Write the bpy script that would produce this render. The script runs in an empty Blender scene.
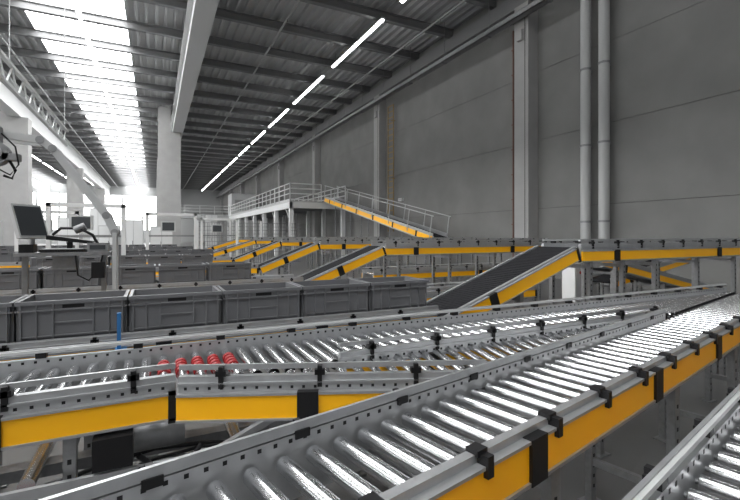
import bpy, math, random
from mathutils import Vector, Matrix
random.seed(11)
H=1.6
sc=bpy.context.scene
# ---------------------------------------------------------------- materials
def mat(name,col,rough=.5,metal=0.0,emit=None,es=0,noise=None,bump=0,nscale=8.0,spec=.5):
    m=bpy.data.materials.new(name); m.use_nodes=True
    nt=m.node_tree; b=nt.nodes['Principled BSDF']
    b.inputs['Base Color'].default_value=(*col,1)
    b.inputs['Roughness'].default_value=rough
    b.inputs['Metallic'].default_value=metal
    b.inputs['Specular IOR Level'].default_value=spec
    if emit:
        b.inputs['Emission Color'].default_value=(*emit,1)
        b.inputs['Emission Strength'].default_value=es
    if noise:
        tc=nt.nodes.new('ShaderNodeTexCoord')
        n=nt.nodes.new('ShaderNodeTexNoise'); n.inputs['Scale'].default_value=nscale
        n.inputs['Detail'].default_value=6
        nt.links.new(tc.outputs['Object'],n.inputs['Vector'])
        r=nt.nodes.new('ShaderNodeValToRGB')
        r.color_ramp.elements[0].position=.3; r.color_ramp.elements[1].position=.7
        r.color_ramp.elements[0].color=(*[c*(1-noise) for c in col],1)
        r.color_ramp.elements[1].color=(*[c*(1+noise) for c in col],1)
        nt.links.new(n.outputs['Fac'],r.inputs['Fac'])
        nt.links.new(r.outputs['Color'],b.inputs['Base Color'])
        if bump:
            bp=nt.nodes.new('ShaderNodeBump'); bp.inputs['Strength'].default_value=bump
            bp.inputs['Distance'].default_value=.02
            nt.links.new(n.outputs['Fac'],bp.inputs['Height'])
            nt.links.new(bp.outputs['Normal'],b.inputs['Normal'])
    return m
M_ROLL=mat('brushed_steel',(.70,.71,.72),.24,1.0)
M_ALU=mat('aluminium',(.42,.43,.44),.38,.65,noise=.06,nscale=20)
M_ALUD=mat('galvanised_steel',(.26,.265,.27),.45,.6,noise=.12,nscale=25)
M_YEL=mat('yellow_cover',(1.0,.49,.003),.36)
M_BLK=mat('black_plastic',(.010,.010,.011),.45,spec=.3)
M_BELT=mat('rubber_belt',(.022,.022,.024),.9,noise=.2,nscale=60,spec=.05)
M_TOTE=mat('grey_plastic',(.145,.148,.155),.42,noise=.05,nscale=4,spec=.35)
M_WALL=mat('concrete_wall',(.215,.215,.21),.9,noise=.10,bump=.1,nscale=.7,spec=.2)
M_JOINT=mat('joint_dark',(.08,.08,.08),.9)
M_COL=mat('concrete_column',(.37,.37,.365),.8,noise=.05,nscale=2,spec=.3)
M_FLOOR=mat('floor_concrete',(.12,.12,.12),.3,noise=.12,nscale=1.5,spec=.4)
M_DECK=mat('roof_deck',(.46,.465,.47),.45,.1)
M_BEAM=mat('roof_beam',(.20,.202,.205),.5,.1)
M_WHITE=mat('white_paint',(.64,.65,.65),.45)
M_LGREY=mat('light_grey_paint',(.44,.45,.45),.45)
M_SKY=mat('skylight_glazing',(.8,.8,.8),.5,emit=(1,1,1),es=13)
M_WIN=mat('window_glazing',(.8,.8,.8),.5,emit=(1,1,1),es=3.5)
M_LAMP=mat('lamp_tube',(.9,.9,.9),.5,emit=(1,1,1),es=22)
M_RED=mat('red_rubber',(.27,.006,.008),.5)
M_BLUE=mat('blue_paint',(.02,.14,.36),.4)
M_RUST=mat('rust_brown',(.16,.085,.065),.7)
M_OCHRE=mat('ochre_paint',(.28,.20,.09),.6)
M_GLASS=mat('dark_screen',(.05,.055,.06),.12)
# ---------------------------------------------------------------- mesh builder
class MB:
    def __init__(s,name): s.name=name; s.v=[]; s.f=[]; s.m=[]; s.sm=[]; s.M=Matrix.Identity(4); s.mats=[]
    def mi(s,m):
        if m not in s.mats: s.mats.append(m)
        return s.mats.index(m)
    def add(s,vs,fs,m,smooth=False):
        o=len(s.v); s.v+= [tuple(s.M@Vector(p)) for p in vs]
        k=s.mi(m)
        for f in fs: s.f.append([i+o for i in f]); s.m.append(k); s.sm.append(smooth)
    def box(s,x0,x1,y0,y1,z0,z1,m):
        s.add([(x0,y0,z0),(x1,y0,z0),(x1,y1,z0),(x0,y1,z0),(x0,y0,z1),(x1,y0,z1),(x1,y1,z1),(x0,y1,z1)],
              [(0,3,2,1),(4,5,6,7),(0,1,5,4),(1,2,6,5),(2,3,7,6),(3,0,4,7)],m)
    def hexa(s,b,t,m):
        s.add(list(b)+list(t),[(0,3,2,1),(4,5,6,7),(0,1,5,4),(1,2,6,5),(2,3,7,6),(3,0,4,7)],m)
    def cyl(s,p0,p1,r,m,n=12,r1=None):
        p0=Vector(p0);p1=Vector(p1); d=(p1-p0).normalized()
        a=Vector((0,0,1)) if abs(d.z)<.9 else Vector((1,0,0))
        u=d.cross(a).normalized(); w=d.cross(u); r1=r if r1 is None else r1
        vs=[];
        for q,rr in((p0,r),(p1,r1)):
            for i in range(n):
                t=2*math.pi*i/n; vs.append(q+u*math.cos(t)*rr+w*math.sin(t)*rr)
        s.add(vs,[(i,(i+1)%n,n+(i+1)%n,n+i) for i in range(n)],m,True)
        s.add(vs,[tuple(range(n-1,-1,-1)),tuple(range(n,2*n))],m)
    def bar(s,p0,p1,w,h,m):
        p0=Vector(p0);p1=Vector(p1); d=(p1-p0).normalized()
        a=Vector((0,0,1)) if abs(d.z)<.98 else Vector((0,1,0))
        u=d.cross(a).normalized()*(w/2); k=u.cross(d).normalized()*(h/2)
        s.hexa([p0-u-k,p0+u-k,p0+u+k,p0-u+k],[p1-u-k,p1+u-k,p1+u+k,p1-u+k],m)
    def pipe(s,pts,r,m,n=8):
        pts=[Vector(p) for p in pts]; rings=[]
        for i,p in enumerate(pts):
            d=(pts[min(i+1,len(pts)-1)]-pts[max(i-1,0)]).normalized()
            a=Vector((0,0,1)) if abs(d.z)<.9 else Vector((1,0,0))
            u=d.cross(a).normalized(); w=d.cross(u)
            rings.append([p+u*math.cos(2*math.pi*j/n)*r+w*math.sin(2*math.pi*j/n)*r for j in range(n)])
        vs=[q for rr in rings for q in rr]
        fs=[(i*n+j,i*n+(j+1)%n,(i+1)*n+(j+1)%n,(i+1)*n+j) for i in range(len(pts)-1) for j in range(n)]
        s.add(vs,fs,m,True)
    def obj(s,loc=None):
        me=bpy.data.meshes.new(s.name); me.from_pydata(s.v,[],s.f)
        for m in s.mats: me.materials.append(m)
        me.polygons.foreach_set('material_index',s.m); me.polygons.foreach_set('use_smooth',s.sm)
        me.update()
        o=bpy.data.objects.new(s.name,me); bpy.context.collection.objects.link(o)
        return o
def frame(a,b):
    a=Vector(a);b=Vector(b); ex=(b-a).normalized(); ey=Vector((0,0,1)).cross(ex).normalized(); ez=ex.cross(ey)
    M=Matrix((( ex.x,ey.x,ez.x,a.x),(ex.y,ey.y,ez.y,a.y),(ex.z,ey.z,ez.z,a.z),(0,0,0,1)))
    return M,(b-a).length
# ---------------------------------------------------------------- conveyor parts
def side(mb,l0,l1,s,sg,det=2,yellow=True,guide='low',yt=-.032,ybt=-.13,ht=.045):
    def bx(x0,x1,o0,o1,h0,h1,m):
        a,b=s+sg*o0,s+sg*o1
        mb.box(x0,x1,min(a,b),max(a,b),h0,h1,m)
    tall=guide=='tall'
    bx(l0,l1,0,.03,-.15,ht,M_ALU)
    if tall:
        bx(l0,l1,.0,.012,.05,.08,M_ALU); bx(l0,l1,.012,.03,.045,.052,M_ALUD)
    if ht>.03: bx(l0,l1,.03,.042,.012,.02,M_ALU)
    if det>1:
        n=int((l1-l0)/.05)
        for i in range(n):
            x=l0+.03+i*.05
            bx(x-.006,x+.006,-.001,.0,.024,.036,M_BLK)
            if yt<0: bx(x-.006,x+.006,.03,.031,-.012,.0,M_BLK)
    if yellow:
        bx(l0,l1,.03,.06,yt,yt+.01,M_ALU)
        bx(l0,l1,.03,.06,ybt-.01,ybt,M_ALU)
        bx(l0,l1,.03,.052,ybt,yt,M_YEL)
        x=l0+.55
        while x<l1-.1:
            bx(x-.045,x+.045,.03,.064,ybt-.013,yt+.013,M_BLK); x+=1.05 if det>1 else 2.1
        bx(l1-.03,l1,.03,.06,-.15,yt+.01,M_BLK)
    if guide:
        if guide=='low': lo,hi=.07,.092
        elif guide=='tiny': lo,hi=.03,.05
        else: lo,hi=.05,.08
        if not tall:
            bx(l0,l1,.008,.02,lo,hi,M_ALU); bx(l0,l1,-.004,.008,lo+.004,hi-.004,M_LGREY)
        x=l0+.18
        while x<l1:
            bx(x-.010,x+.010,.02,.042,-.005,hi-.006,M_BLK)
            if not tall: bx(x-.022,x+.022,.0,.042,lo-.024,lo,M_BLK)
            else: bx(x-.025,x+.025,-.006,.03,.03,.055,M_BLK)
            x+=.42
def rollers(mb,l0,l1,s0f,s1f,pitch=.1,r=.025,n=14,h=0,ring=None):
    x=l0+pitch/2;i=0
    while x<l1:
        a=s0f(x) if callable(s0f) else s0f; b=s1f(x) if callable(s1f) else s1f
        if b-a>.06:
            rg=ring and ring[0]<x<ring[1]
            mb.cyl((x,a,h-r),(x,b,h-r),r,M_ROLL,n)
            if n>10:
                mb.cyl((x,a-.012,h-r),(x,b+.012,h-r),.008,M_ALUD,6)
                mb.cyl((x,a+.0,h-r),(x,a+.012,h-r),r+.0015,M_BLK,n)
            if rg:
                for k in range(4):
                    q=a+ring[2]+k*.05
                    mb.cyl((x,q,h-r),(x,q+.03,h-r),r+.006,M_RED,20)
        x+=pitch;i+=1
def legs(mb,M,pos,s0,s1,hb=-.15):
    sv=mb.M; mb.M=Matrix.Identity(4)
    for x in pos:
        P=[]
        for s in(s0,s1):
            p=M@Vector((x,s,hb)); P.append(p)
            mb.box(p.x-.022,p.x+.022,p.y-.022,p.y+.022,.012,p.z+.02,M_ALUD)
            mb.box(p.x-.06,p.x+.06,p.y-.045,p.y+.045,0,.012,M_ALUD)
            k=.1
            while k<p.z-.05:
                mb.box(p.x-.007,p.x+.007,p.y-.0225,p.y-.0215,k,k+.02,M_BLK); k+=.06
        for zz in(.25,P[0].z-.05):
            mb.bar((P[0].x,P[0].y,zz),(P[1].x,P[1].y,zz),.03,.04,M_ALUD)
    mb.M=sv
def conveyor(name,a,b,w,det=2,belt=False,guide='low',pitch=.1,lg=None,fr=None,bk=None,n=14,obj=True,mb=None,r0=0,yb=True,ring=None,yt=-.032,ybt=-.13,ht=.045):
    mb=mb or MB(name); M,L=frame(a,b); mb.M=M
    f=fr or [(0,L)]; k=bk or [(0,L)]
    for q in f: side(mb,q[0],q[1],-w/2,-1,det,True,guide,yt,ybt,ht)
    for q in k: side(mb,q[0],q[1],w/2,1,det,yb,guide,yt,ybt,ht)
    if belt:
        mb.box(0,L,-w/2+.005,w/2-.005,-.06,0,M_BELT)
        mb.cyl((.0,-w/2+.005,-.03),(.0,w/2-.005,-.03),.03,M_BELT,12)
        mb.cyl((L,-w/2+.005,-.03),(L,w/2-.005,-.03),.03,M_BELT,12)
    else:
        rollers(mb,r0,L,-w/2+.012,w/2-.012,pitch,n=n,ring=ring)
    x=.3
    while x<L:
        mb.box(x-.02,x+.02,-w/2,w/2,-.13,-.09,M_ALUD); x+=1.0
    if lg is None: lg=[.3+i*1.4 for i in range(int((L-.3)/1.4)+1)]
    legs(mb,M,lg,-w/2-.015,w/2+.015)
    mb.M=Matrix.Identity(4)
    return mb.obj() if obj else (mb,M)
# ---------------------------------------------------------------- foreground diverging conveyor A
SL=.22; CY=.985
cA=math.cos(math.atan(SL))
def onA(x): return (x,CY+SL*x,.95)
wA=.39
mb,M=conveyor('roller_conveyor',onA(-.55),onA(6.6),wA,guide=None,obj=False,bk=[(0,.01)],lg=[.35,1.75,3.0,4.25,5.5,6.8],yt=.012,ybt=-.105)
mb.M=M; LA=(Vector(onA(6.6))-Vector(onA(-.55))).length
side(mb,0,(3.6+.55)/cA,wA/2,1,2,False,'tall')
x=.2
while x<LA:
    mb.box(x-.022,x+.022,-wA/2-.04,-wA/2+.002,.04,.058,M_BLK)
    mb.box(x-.013,x+.013,-wA/2-.068,-wA/2-.03,-.01,.05,M_BLK); x+=.38
mb.M=Matrix.Identity(4); mb.obj()
# ---------------------------------------------------------------- straight line B with merge wedge
YB0,YB1=2.07,2.60
mb=MB('merge_roller_conveyor')
M,L=frame((-3.2,(YB0+YB1)/2,.95),(6.0,(YB0+YB1)/2,.95)); wB=YB1-YB0
mb.M=M
side(mb,0,3.28,-wB/2,-1,2,True,'low')
side(mb,4.05,6.75,-wB/2,-1,2,True,'low')
side(mb,0,9.1,wB/2,1,2,False,'low')
yc=(YB0+YB1)/2
def bfront(l):
    X=l-3.2; return max(-wB/2+.012, (CY+SL*X+wA/2/cA+.035)-yc) if X>3.5 else -wB/2+.012
rollers(mb,0,9.1,bfront,wB/2-.012,.08,ring=(3.22,3.62,.2))
for x in [i*1.0+.3 for i in range(7)]: mb.box(x-.02,x+.02,-wB/2,wB/2,-.13,-.09,M_ALUD)
legs(mb,M,[.3,1.6,2.9,4.4,6.1],-wB/2-.015,wB/2+.015); legs(mb,M,[7.6,8.9],wB/2-.05,wB/2+.015)
mb.M=Matrix.Identity(4)
poly=[(.14,2.04),(1.34,1.525),(3.6,2.04)]
def clip(px,py,dx,dy):
    ts=[]
    for i in range(3):
        ax,ay=poly[i];bx,by=poly[(i+1)%3]
        ex,ey=bx-ax,by-ay; den=dx*ey-dy*ex
        if abs(den)<1e-9: continue
        t=((ax-px)*ey-(ay-py)*ex)/den; s=((ax-px)*dy-(ay-py)*dx)/den
        if -1e-6<=s<=1+1e-6: ts.append(t)
    return (min(ts),max(ts)) if len(ts)>1 else None
dx,dy=math.sin(math.radians(14)),math.cos(math.radians(14))
k=.25
while k<3.7:
    c=clip(k,2.04,dx,dy)
    if c and c[1]-c[0]>.08:
        a=(k+dx*(c[0]+.03),2.04+dy*(c[0]+.03),.925); b=(k+dx*(c[1]-.0),2.04+dy*(c[1]-.0),.925)
        mb.cyl(a,b,.024,M_ROLL,14)
    k+=.085
Ms,Ls=frame((.10,2.03,.95),(1.33,1.505,.95)); mb.M=Ms
side(mb,0,Ls,0,-1,2,True,'low')
mb.M=Matrix.Identity(4)
mb.box(-3.2,1.2,2.0,2.04,.40,.48,M_ALUD); mb.box(-3.2,3.3,2.5,2.6,.30,.36,M_ALUD)
mb.box(-3.2,.5,1.98,2.0,.62,.66,M_ALU); mb.box(-3.2,3.3,2.3,2.38,.55,.60,M_ALUD)
mb.bar((-.3,2.02,.42),(.6,2.02,.78),.03,.03,M_ALU); mb.bar((-1.6,2.02,.78),(-.9,2.02,.42),.03,.03,M_ALU)
for xx in(-.75,.55,1.3): mb.cyl((xx,2.05,.70),(xx,2.6,.70),.04,M_ALUD,12); mb.box(xx-.07,xx+.07,2.02,2.05,.62,.79,M_ALUD)
# lower belt return drums
for xx in(-.45,.35,.9,1.6): mb.cyl((xx,2.1,.62),(xx,2.58,.62),.03,M_ROLL,12)
mb.obj()
mb=MB('cable_bundle')
for j in range(7):
    yy=2.08+.03*j; z0=.52+.02*(j%3)
    mb.pipe([(-1.6+.2*i,yy+.02*math.sin(i*1.3+j),z0-.05*math.sin(i*.9+j*.7)) for i in range(16)],.008+.002*(j%2),M_BLK if j%3 else M_ALUD,6)
for i in range(8): mb.box(-1.5+.4*i,-1.47+.4*i,2.06,2.34,.44,.46,M_ALUD); mb.box(-1.5+.4*i,-1.47+.4*i,2.03,2.06,.42,.50,M_ALUD)
mb.obj()
# ---------------------------------------------------------------- right-hand near conveyor
conveyor('roller_conveyor',(.55,.125+.23*.55,.95),(4.6,.125+.23*4.6,.95),.44,guide='low',lg=[.4,1.8,3.2])
# ---------------------------------------------------------------- totes
def tote_mesh():
    mb=MB('storage_tote'); m=M_TOTE
    L,W,Ht=.278,.195,.265
    l0,w0=L-.018,W-.018
    def ring(L0,W0,z0,L1,W1,z1,m=m):
        o=[(-L0,-W0,z0),(L0,-W0,z0),(L0,W0,z0),(-L0,W0,z0)]; p=[(-L1,-W1,z1),(L1,-W1,z1),(L1,W1,z1),(-L1,W1,z1)]
        mb.add(o+p,[(0,1,5,4),(1,2,6,5),(2,3,7,6),(3,0,4,7)],m)
    def cap(L0,W0,z,L1,W1,m=m): ring(L0,W0,z,L1,W1,z,m)
    ring(l0-.012,w0-.012,0,l0-.012,w0-.012,.02); cap(l0-.012,w0-.012,.02,l0,w0)
    ring(l0,w0,.02,L-.014,W-.014,.20)
    cap(L,W,.205,L-.014,W-.014); ring(L-.014,W-.014,.20,L-.014,W-.014,.205); ring(L,W,.205,L,W,.212); cap(L,W,.212,L-.012,W-.012)
    ring(L-.012,W-.012,.212,L-.012,W-.012,.243)
    cap(L,W,.243,L-.012,W-.012); ring(L,W,.243,L,W,Ht); cap(L,W,Ht,L-.02,W-.02)
    ring(l0-.01,w0-.01,.012,L-.02,W-.02,Ht)
    mb.add([(-l0,-w0,.01),(l0,-w0,.01),(l0,w0,.01),(-l0,w0,.01)],[(0,1,2,3)],m)
    for sy in(-1,1):
        for x in(-.252,-.18,-.1,.1,.18,.252):
            y0=sy*(W-.016);y1=sy*(W-.001); mb.box(x-.004,x+.004,min(y0,y1),max(y0,y1),.03,.243,m)
        y0=sy*(W-.016);y1=sy*(W-.006)
        mb.box(-.10,.10,min(y0,y1),max(y0,y1),.13,.138,m); mb.box(-.252,.252,min(y0,y1),max(y0,y1),.055,.062,m)
        y1=sy*(W-.0115); y0=sy*(W-.02)
        mb.box(-.055,.055,min(y0,y1),max(y0,y1),.217,.238,M_BLK)
    for sx in(-1,1):
        for y in(-.15,-.07,.07,.15):
            x0=sx*(L-.016);x1=sx*(L-.001); mb.box(min(x0,x1),max(x0,x1),y-.004,y+.004,.03,.243,m)
        x0=sx*(L-.02);x1=sx*(L-.0115); mb.box(min(x0,x1),max(x0,x1),-.05,.05,.217,.238,M_BLK)
    return mb.obj()
t0=tote_mesh(); first=[True]
def tote(x,y,z,rz=0):
    if first[0]: o=t0; first[0]=False
    else:
        o=bpy.data.objects.new('storage_tote',t0.data); bpy.context.collection.objects.link(o)
    o.location=(x,y,z+.001); o.rotation_euler=(0,0,rz)
# ---------------------------------------------------------------- tote lines
def incline(a,b,w,lg):
    mb,M=conveyor('incline_belt_conveyor',a,b,w,1,belt=True,guide=None,obj=False,lg=lg,ht=.014,yt=-.012,ybt=-.125)
    mb.M=M; L=(Vector(b)-Vector(a)).length
    for i in range(int(L/.04)): mb.box(.03+i*.04,.034+i*.04,-w/2+.01,w/2-.01,0,.0025,M_BELT)
    mb.M=Matrix.Identity(4); mb.obj()
def toteline(y,x0,det,top=1.42,xi=2.35,xe=3.85,xend=12.0,nn=12,skip=.1):
    w=.45
    conveyor('tote_conveyor',(x0,y,.95),(xi,y,.95),w,det,guide='tiny',n=nn)
    incline((xi+.04,y,.93),(xe,y,top),w,[.5])
    conveyor('elevated_roller_conveyor',(xe+.05,y,top),(xend,y,top),w,det,guide='low',n=nn,pitch=.1,lg=[.25+i*1.0 for i in range(int((xend-xe)/1.0))])
    x=x0+.35
    while x<xi-.55:
        if random.random()>skip: tote(x,y,.95)
        x+=.59
w=.45
conveyor('tote_conveyor',(-2.6,3.27,.95),(2.16,3.27,.95),w,2,guide='tiny')
for i in range(8): tote(-2.13+ i*.565,3.27,.95)
incline((2.22,3.27,.88),(3.88,3.27,1.47),w,[.9])
conveyor('elevated_roller_conveyor',(3.96,3.27,1.46),(8.6,3.27,1.46),w,1,guide='low',lg=[.15,.7,1.3,2.2,3.1,4.2])
for i,y in enumerate((6.2,9.2,12.4,15.8,19.5)):
    toteline(y,-3.2-y*.25,1,xi=1.9-(.0 if i<3 else .3),xe=3.2,xend=10.3,nn=8,skip=.06)
conveyor('decline_belt_conveyor',(6.2,4.6,1.25),(9.4,4.6,.6),.45,1,belt=True,guide=None)
conveyor('roller_conveyor',(-3.5,5.0,.80),(5.2,5.0,.80),.45,1,n=8)
conveyor('roller_conveyor',(3.8,7.7,.85),(11,7.7,.85),.45,1,n=8)
conveyor('decline_belt_conveyor',(7.6,5.4,.75),(10.5,5.4,1.2),.45,1,belt=True,guide=None)
conveyor('roller_conveyor',(-5.0,7.7,.85),(1.5,7.7,.85),.45,1,n=8)
mb,M=conveyor('decline_belt_conveyor',(11,28.3,4.15),(11,15.2,1.5),.7,1,belt=True,guide=None,lg=[2,4.5,7,9.5,12],obj=False)
mb.M=M
for s in(-1,1):
    p=s*.35;q=s*.39; mb.box(0,13.3,min(p,q),max(p,q),.045,.16,M_ALU)
    p=s*.39;q=s*.42; mb.box(0,13.3,min(p,q),max(p,q),-.20,.03,M_YEL); mb.box(0,13.3,min(p,q),max(p,q),-.26,-.20,M_ALU)
    for i in range(6): mb.box(1+i*2.2,1.12+i*2.2,min(s*.38,s*.43),max(s*.38,s*.43),-.22,.05,M_BLK)
    mb.cyl((0,s*.45,.9),(13.3,s*.45,.9),.025,M_LGREY,6)
    for i in range(8): mb.cyl((.1+i*1.87,s*.45,-.1),(.1+i*1.87,s*.45,.9),.025,M_LGREY,6)
mb.M=Matrix.Identity(4); mb.obj()
mb=MB('drive_control_box'); mb.box(4.95,5.28,3.86,4.06,.72,1.25,M_WHITE); mb.box(4.97,5.26,3.855,3.86,.75,1.22,M_LGREY)
mb.box(5.08,5.14,3.93,3.99,0,.72,M_ALUD); mb.cyl((5.05,3.84,1.1),(5.05,3.86,1.1),.02,M_RED,12); mb.obj()
# ---------------------------------------------------------------- room
ZC=H+10; YF=100; XW=13.0; XL=-34
mb=MB('floor'); mb.box(XL,XW+.3,-8,YF,-.2,0,M_FLOOR); mb.obj()
mb=MB('wall_right'); mb.box(XW+.06,XW+.3,-8,YF,0,ZC,M_JOINT)
y=-11.9
while y<YF:
    for z0,z1 in((0,2.6),(2.6,5.2),(5.2,7.8),(7.8,10.4),(10.4,ZC)):
        ya=max(y,-8); yb=min(y+12,YF)
        mb.box(XW,XW+.08,ya+.008,yb-.008,z0+.007,z1-.007,M_WALL)
    y+=12
mb.obj()
for i in range(8):
    yy=12.1+12*i
    mb=MB('concrete_wall_column'); mb.box(XW-.5,XW-.001,yy-.35,yy+.35,.001,ZC-1.2,M_COL)
    mb.box(XW-.62,XW-.5,yy-.12,yy+.12,ZC-2.6,ZC-2.2,M_COL)
    mb.box(XW-.505,XW-.5,yy-.2,yy-.17,.4,ZC-1.5,M_JOINT)
    mb.obj()
mb=MB('wall_far'); 
mb.box(XL,XW,YF,YF+.3,0,2.6,M_LGREY); mb.box(XL,XW,YF,YF+.3,9.6,ZC,M_LGREY); mb.box(1,XW,YF,YF+.3,2.6,9.6,M_LGREY)
mb.obj()
mb=MB('window_1'); mb.box(XL,1,YF+.1,YF+.2,2.6,9.6,M_WIN)
x=XL
while x<1: mb.box(x,x+.25,YF,YF+.1,2.6,9.6,M_LGREY); x+=3.5
for z in(5,7.3): mb.box(XL,1,YF,YF+.1,z,z+.2,M_LGREY)
mb.obj()
mb=MB('wall_left'); mb.box(XL-.3,XL,-8,YF,0,2.4,M_LGREY); mb.box(XL-.3,XL,-8,YF,8.8,ZC,M_LGREY); mb.obj()
mb=MB('window_2'); mb.box(XL-.2,XL-.1,-8,YF,2.4,8.8,M_WIN)
y=-8
while y<YF: mb.box(XL-.1,XL,y,y+.3,2.4,8.8,M_LGREY); y+=4
mb.obj()
mb=MB('ceiling')
sky=[(-5.2,-1.2),(-20,-16)]
def insky(x): return any(a-.01<=x<b for a,b in sky)
x=XL
while x<XW:
    if not insky(x+.1):
        pr=[(x,0),(x+.10,0),(x+.15,.14),(x+.35,.14),(x+.40,0)]
        vs=[(px,-8,ZC+pz) for px,pz in pr]+[(px,YF,ZC+pz) for px,pz in pr]
        mb.add(vs,[(i,i+1,6+i,5+i) for i in range(4)],M_DECK)
    x+=.4
mb.obj()
for a,b in sky:
    mb=MB('skylight'); mb.box(a-.2,b+.2,-8,YF,ZC+.15,ZC+.2,M_SKY)
    y=-8
    while y<YF: mb.box(a,b,y,y+.05,ZC+.09,ZC+.149,M_WHITE); y+=1.0
    x=a+.9
    while x<b-.2: mb.box(x,x+.04,-8,YF,ZC+.1,ZC+.149,M_WHITE); x+=.9
    mb.obj()
mb=MB('roof_purlins')
y=-7
while y<YF:
    mb.box(XL,XW,y-.03,y+.03,ZC-.34,ZC-.005,M_BEAM); mb.box(XL,XW,y-.12,y+.12,ZC-.38,ZC-.34,M_BEAM); mb.box(XL,XW,y-.12,y+.12,ZC-.04,ZC-.005,M_BEAM)
    y+=3.0
mb.obj()
for xp in(5.2,11.2,-6.6):
    mb=MB('sprinkler_pipe'); mb.cyl((xp,-7.5,ZC-.50),(xp,YF-1,ZC-.50),.05,M_LGREY,8)
    y=-7
    while y<YF-2: mb.cyl((xp,y,ZC-.5),(xp,y,ZC-.38),.012,M_ALUD,6); mb.cyl((xp,y+1.5,ZC-.66),(xp,y+1.5,ZC-.5),.02,M_ALUD,6); y+=3
    mb.obj()
for xb in(1.55,-8.2,-18):
    mb=MB('main_roof_girder')
    mb.box(xb-.35,xb+.35,-8,YF,H+7.75,H+7.9,M_WHITE); mb.box(xb-.16,xb+.16,-8,YF,H+7.9,ZC-.55,M_WHITE); mb.box(xb-.35,xb+.35,-8,YF,ZC-.55,ZC-.39,M_WHITE)
    mb.obj()
mb=MB('wall_girder'); mb.box(XW-.35,XW-.02,-8,YF,ZC-1.15,ZC-.55,M_BEAM); mb.obj()
mb=MB('cable_tray'); mb.box(XW-.98,XW-.70,-8,YF,H+8.1,H+8.14,M_ALUD); mb.box(XW-.98,XW-.95,-8,YF,H+8.1,H+8.25,M_ALUD); mb.box(XW-.73,XW-.70,-8,YF,H+8.1,H+8.25,M_ALUD)
mb.cyl((XW-.84,-8,H+8.3),(XW-.84,YF,H+8.3),.09,M_ALUD,10)
y=-7.5
while y<YF: mb.box(XW-.98,XW-.70,y,y+.05,H+8.05,H+8.1,M_ALUD); mb.box(XW-.84,XW-.82,y,y+.02,H+8.35,ZC-.0,M_ALUD); y+=3
mb.obj()
for xc in(1.0,-8.25,-18):
    for yc2 in(36,60,84):
        mb=MB('concrete_column'); mb.box(xc-.8,xc+.75,yc2-.5,yc2+.5,.001,H+7.74,M_COL)
        mb.box(xc-.8,xc+.05,yc2-.5,yc2+.5,H+7.74,ZC-.45,M_COL); mb.box(xc-.86,xc+.81,yc2-.56,yc2+.56,.001,.5,M_COL); mb.obj()
for xl in(8.9,-2.9,-10.4,-13):
    y=-6.0
    while y<YF-8:
        mb=MB('ceiling_strip_lamp')
        mb.box(xl-.09,xl+.09,y,y+6,H+9.42,H+9.5,M_WHITE); mb.box(xl-.06,xl+.06,y+.05,y+5.95,H+9.37,H+9.42,M_LAMP)
        for yy in(y+.5,y+5.5): mb.box(xl-.01,xl+.01,yy,yy+.02,H+9.5,ZC-.0,M_ALUD)
        mb.obj(); y+=7.5
for yy in(9.5,8.85):
    mb=MB('drain_pipe'); mb.cyl((XW-.3,yy,.01),(XW-.3,yy,ZC-1.2),.16,M_LGREY,20)
    for z in(2,4.5,7,9.5):
        mb.cyl((XW-.3,yy,z),(XW-.3,yy,z+.07),.175,M_ALUD,20); mb.box(XW-.3,XW-.002,yy-.03,yy+.03,z,z+.05,M_ALUD)
    mb.obj()
mb=MB('vertical_conduit'); mb.cyl((XW-.1,12.9,.01),(XW-.1,12.9,9.8),.035,M_RUST,8)
for z in range(1,10): mb.box(XW-.15,XW-.002,12.85,12.95,z,z+.05,M_RUST)
mb.obj()
mb=MB('wall_ladder')
for yy in(22.3,22.95): mb.box(XW-.3,XW-.25,yy,yy+.05,1.8,9.4,M_OCHRE)
z=2.0
while z<9.4: mb.box(XW-.29,XW-.26,22.3,23.0,z,z+.06,M_OCHRE); z+=.35
for z in(2.5,5,8.5): mb.box(XW-.28,XW-.002,22.6,22.65,z,z+.05,M_OCHRE); 
mb.obj()
mb=MB('emergency_light'); mb.box(XW-.14,XW-.002,21.6,22.0,3.6,3.76,M_WHITE); mb.box(XW-.15,XW-.14,21.65,21.95,3.63,3.73,M_LGREY); mb.obj()
# ---------------------------------------------------------------- mezzanine
def railing(mb,p0,p1):
    p0=Vector(p0);p1=Vector(p1);L=(p1-p0).length;n=max(1,int(L/1.4))
    for i in range(n+1):
        q=p0.lerp(p1,i/n); mb.cyl(q,q+Vector((0,0,1.2)),.045,M_WHITE,6)
    for h in(.1,.5,.85,1.2): mb.cyl(p0+Vector((0,0,h)),p1+Vector((0,0,h)),.04,M_WHITE,6)
mb=MB('steel_mezzanine'); zd=3.95
mb.box(8.2,12.4,28.6,57,zd-.1,zd,M_LGREY); mb.box(8.2,8.4,28.6,57,zd-.5,zd-.1,M_WHITE); mb.box(8.2,12.4,28.6,28.75,zd-.5,zd-.1,M_WHITE)
mb.box(1.5,8.2,55.5,57,zd-.35,zd,M_LGREY)
y=28.8
while y<57:
    for x in(8.35,12.2): mb.box(x-.13,x+.13,y-.13,y+.13,.001,zd-.1,M_WHITE)
    mb.box(8.4,12.2,y-.08,y+.08,zd-.45,zd-.1,M_ALUD)
    mb.bar((8.35,y,zd-1.5),(8.35,y+1.4,zd-.4),.08,.08,M_LGREY)
    y+=4
for x in(2,5): mb.box(x-.1,x+.1,56,56.2,.001,zd-.3,M_LGREY)
railing(mb,(8.25,28.7,zd),(8.25,55.4,zd)); railing(mb,(8.25,28.7,zd),(10.5,28.7,zd)); railing(mb,(1.5,55.6,zd),(8.2,55.6,zd)); railing(mb,(12.35,28.7,zd),(12.35,57,zd))
mb.obj()
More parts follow.
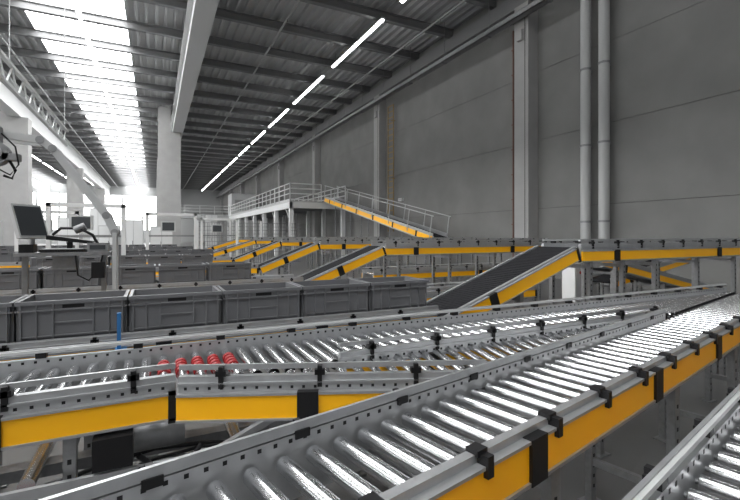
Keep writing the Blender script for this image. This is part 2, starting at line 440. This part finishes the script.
mb=MB('control_cabin'); mb.box(8.9,12,58,61,3.7,7.0,M_WHITE); mb.box(8.9,12,58,61,.001,.2,M_LGREY)
for x in(8.95,11.8): mb.box(x,x+.2,58,58.2,.2,3.7,M_LGREY)
mb.box(9.3,11.6,57.96,58,4.8,6.2,M_LGREY); mb.obj()
mb=MB('safety_fence')
x=1.8
while x<7.0: mb.box(x-.05,x+.05,21.9,22.0,.001,2.3,M_WHITE); x+=1.5
for k in range(12): z=.2+k*.18; mb.box(1.8,6.9,21.94,21.96,z,z+.02,M_ALUD)
for k in range(46): x=1.8+k*.11; mb.box(x,x+.015,21.93,21.95,.2,2.2,M_ALUD)
mb.obj()
for x,y,hh in((-1.5,26,2.4),(-2.6,26,2.1),(-5,30,2.6),(-7,24,2.2),(-.2,22,2.0),(4.0,40,3.4),(-3.9,34,3.4)):
    mb=MB('electrical_cabinet'); mb.box(x,x+.95,y,y+.5,.1,hh,M_LGREY); mb.box(x,x+.95,y,y+.5,.001,.1,M_BLK)
    mb.box(x+.03,x+.46,y-.02,y,.15,hh-.05,M_WHITE); mb.box(x+.49,x+.92,y-.02,y,.15,hh-.05,M_WHITE); mb.box(x+.43,x+.45,y-.04,y-.02,1.1,1.3,M_BLK); mb.obj()
for x,y in((-1.9,10.5),(-.2,14),(1.6,17.5),(-3.2,14)):
    mb=MB('machine_gantry')
    for xx in(x,x+1.3): mb.box(xx-.04,xx+.04,y,y+.08,.001,2.25,M_WHITE)
    mb.box(x-.04,x+1.34,y,y+.08,2.17,2.25,M_WHITE); mb.box(x,x+1.3,y+.02,y+.06,1.55,1.6,M_ALUD)
    mb.box(x+.35,x+.75,y-.02,y+.1,1.7,2.0,M_LGREY); mb.box(x+.39,x+.71,y-.025,y-.02,1.73,1.97,M_GLASS)
    mb.obj()
# ---------------------------------------------------------------- overhead lattice rail, workstation
mb=MB('overhead_lattice_crane_rail')
xr=-3.1;z0=H+3.5;z1=H+4.05
for z in(z0,z1): mb.box(xr-.05,xr+.05,3.2,20.5,z,z+.07,M_WHITE)
y=3.2;f=0
while y<20.2:
    mb.bar((xr,y,z0 if f%2 else z1),(xr,y+.5,z1 if f%2 else z0),.035,.035,M_WHITE); y+=.5;f+=1
for y in(6,13,20): mb.cyl((xr,y,z1),(xr,y,ZC-.38),.012,M_LGREY,6)
mb.obj()
mb=MB('gooseneck_lift_frame')
for yy in(4.15,4.32):
    pts=[(-.3,yy,.01),(-.3,yy,1.62),(-.36,yy,1.76),(-.72,yy,2.28),(-.80,yy,2.34),(-1.9,yy,2.44)]
    for a,b in zip(pts,pts[1:]): mb.bar(a,b,.03,.055,M_LGREY)
for p in pts[1:-1]: mb.cyl((p[0],4.13,p[2]),(p[0],4.34,p[2]),.03,M_ALUD,12)
for t in(.25,.6): 
    q=Vector((-.36,4.15,1.76)).lerp(Vector((-.72,4.15,2.28)),t); mb.cyl(q,q+Vector((0,.17,0)),.015,M_LGREY,8)
mb.box(-.42,-.18,4.05,4.42,.0,.02,M_ALUD)
mb.box(-1.9,-1.82,4.15,4.35,0,2.44,M_WHITE)
mb.obj()
mb=MB('hoist_reel')
mb.cyl((-1.05,4.0,2.20),(-1.05,4.1,2.20),.09,M_ALUD,20); mb.cyl((-1.05,3.98,2.20),(-1.05,4.0,2.20),.055,M_LGREY,16); mb.cyl((-1.05,3.97,2.20),(-1.05,3.98,2.20),.02,M_BLK,16)
mb.box(-1.08,-1.02,4.01,4.12,2.24,2.40,M_ALUD)
mb.box(-1.0,-.9,4.0,4.08,2.15,2.2,M_ALUD)
mb.pipe([(-.97,4.05,2.16),(-.93,4.05,2.08),(-.95,4.05,2.02),(-1.0,4.05,2.04)],.010,M_BLK)
mb.pipe([(-1.05,4.0,2.1),(-.95,4.0,2.04),(-.9,4.0,2.12),(-.92,4.0,2.25),(-1.0,4.0,2.34)],.006,M_BLK)
mb.obj()
mb=MB('operator_terminal')
mb.M=Matrix.Translation((-.95,4.58,1.72))@Matrix.Rotation(math.radians(52),4,'Z')@Matrix.Rotation(math.radians(-18),4,'X')
mb.box(-.13,.13,0,.035,-.15,.15,M_LGREY); mb.box(-.115,.115,-.004,0,-.13,.13,M_GLASS); mb.box(-.05,.05,.035,.07,-.05,.05,M_BLK)
mb.M=Matrix.Identity(4)
for xx in(-1.0,-.42):
    mb.box(xx-.02,xx+.02,4.62,4.66,0,1.45,M_ALUD); mb.box(xx-.05,xx+.05,4.5,4.70,0,.02,M_ALUD)
mb.cyl((-.95,4.64,1.45),(-.95,4.64,1.66),.018,M_ALUD,10)
mb.box(-1.05,-.36,4.5,4.70,1.42,1.45,M_ALUD)
mb.box(-.88,-.55,4.52,4.68,1.452,1.475,M_BLK); mb.box(-.86,-.57,4.53,4.67,1.475,1.482,M_LGREY)
mb.box(-.54,-.38,4.54,4.70,1.45,1.53,M_ALUD); mb.box(-.52,-.40,4.535,4.54,1.47,1.51,M_GLASS)
mb.hexa([(-.84,4.56,1.56),(-.5,4.56,1.52),(-.5,4.70,1.52),(-.84,4.70,1.56)],[(-.84,4.56,1.60),(-.5,4.56,1.545),(-.5,4.70,1.545),(-.84,4.70,1.60)],M_BLK)
mb.box(-.70,-.66,4.62,4.66,1.45,1.54,M_BLK)
mb.pipe([(-.8,4.6,1.6),(-.74,4.6,1.66),(-.6,4.58,1.66),(-.5,4.56,1.6),(-.45,4.56,1.5)],.012,M_BLK)
mb.cyl((-.64,4.6,1.64),(-.56,4.6,1.68),.035,M_ALUD,14)
# shelf boxes, scanner head and cable loops
mb.box(-1.02,-.92,4.52,4.66,1.45,1.52,M_BLK); mb.box(-.80,-.62,4.6,4.68,1.30,1.42,M_ALUD)
mb.pipe([(-.62,4.5,1.42),(-.60,4.48,1.25),(-.52,4.48,1.2),(-.44,4.5,1.3),(-.42,4.5,1.42)],.008,M_BLK)
mb.box(-.50,-.40,4.46,4.5,1.22,1.36,M_BLK)
mb.obj()
mb=MB('conveyor_drive_motor')
mb.box(-.22,-.08,1.98,2.06,.67,.795,M_BLK); mb.box(-.20,-.10,2.06,2.25,.66,.795,M_ALUD); mb.cyl((-.08,2.15,.71),(.12,2.15,.71),.06,M_ALUD,16)
mb.pipe([(-.06+.02*i,1.99+.01*math.sin(i),.70-.09*math.sin(i*math.pi/12)) for i in range(13)],.012,M_BLK)
mb.pipe([(-.06+.025*i,1.96,.66-.12*math.sin(i*math.pi/12)) for i in range(13)],.01,M_BLK)
mb.pipe([(-.6+.03*i,1.98,.60-.04*math.sin(i*math.pi/12)) for i in range(13)],.004,M_RED)
mb.obj()
mb=MB('blue_sensor_bracket'); mb.box(-.21,-.15,2.90,2.97,.84,.93,M_BLUE); mb.box(-.20,-.18,2.92,2.95,.93,1.14,M_BLUE); mb.obj()
# ---------------------------------------------------------------- camera, world
cd=bpy.data.cameras.new('camera'); cam=bpy.data.objects.new('camera',cd); bpy.context.collection.objects.link(cam)
cam.location=(0,0,H); cam.rotation_euler=(math.radians(90),0,-math.atan(215/430))
cd.sensor_width=36; cd.lens=430/740*36; cd.shift_y=-15/740; cd.clip_start=.02; cd.clip_end=300
sc.camera=cam
w=bpy.data.worlds.new('world'); sc.world=w; w.use_nodes=True
w.node_tree.nodes['Background'].inputs[0].default_value=(.98,.985,1,1); w.node_tree.nodes['Background'].inputs[1].default_value=.45
sc.view_settings.view_transform='Standard'
sc.view_settings.look='None'
sc.view_settings.exposure=-.12
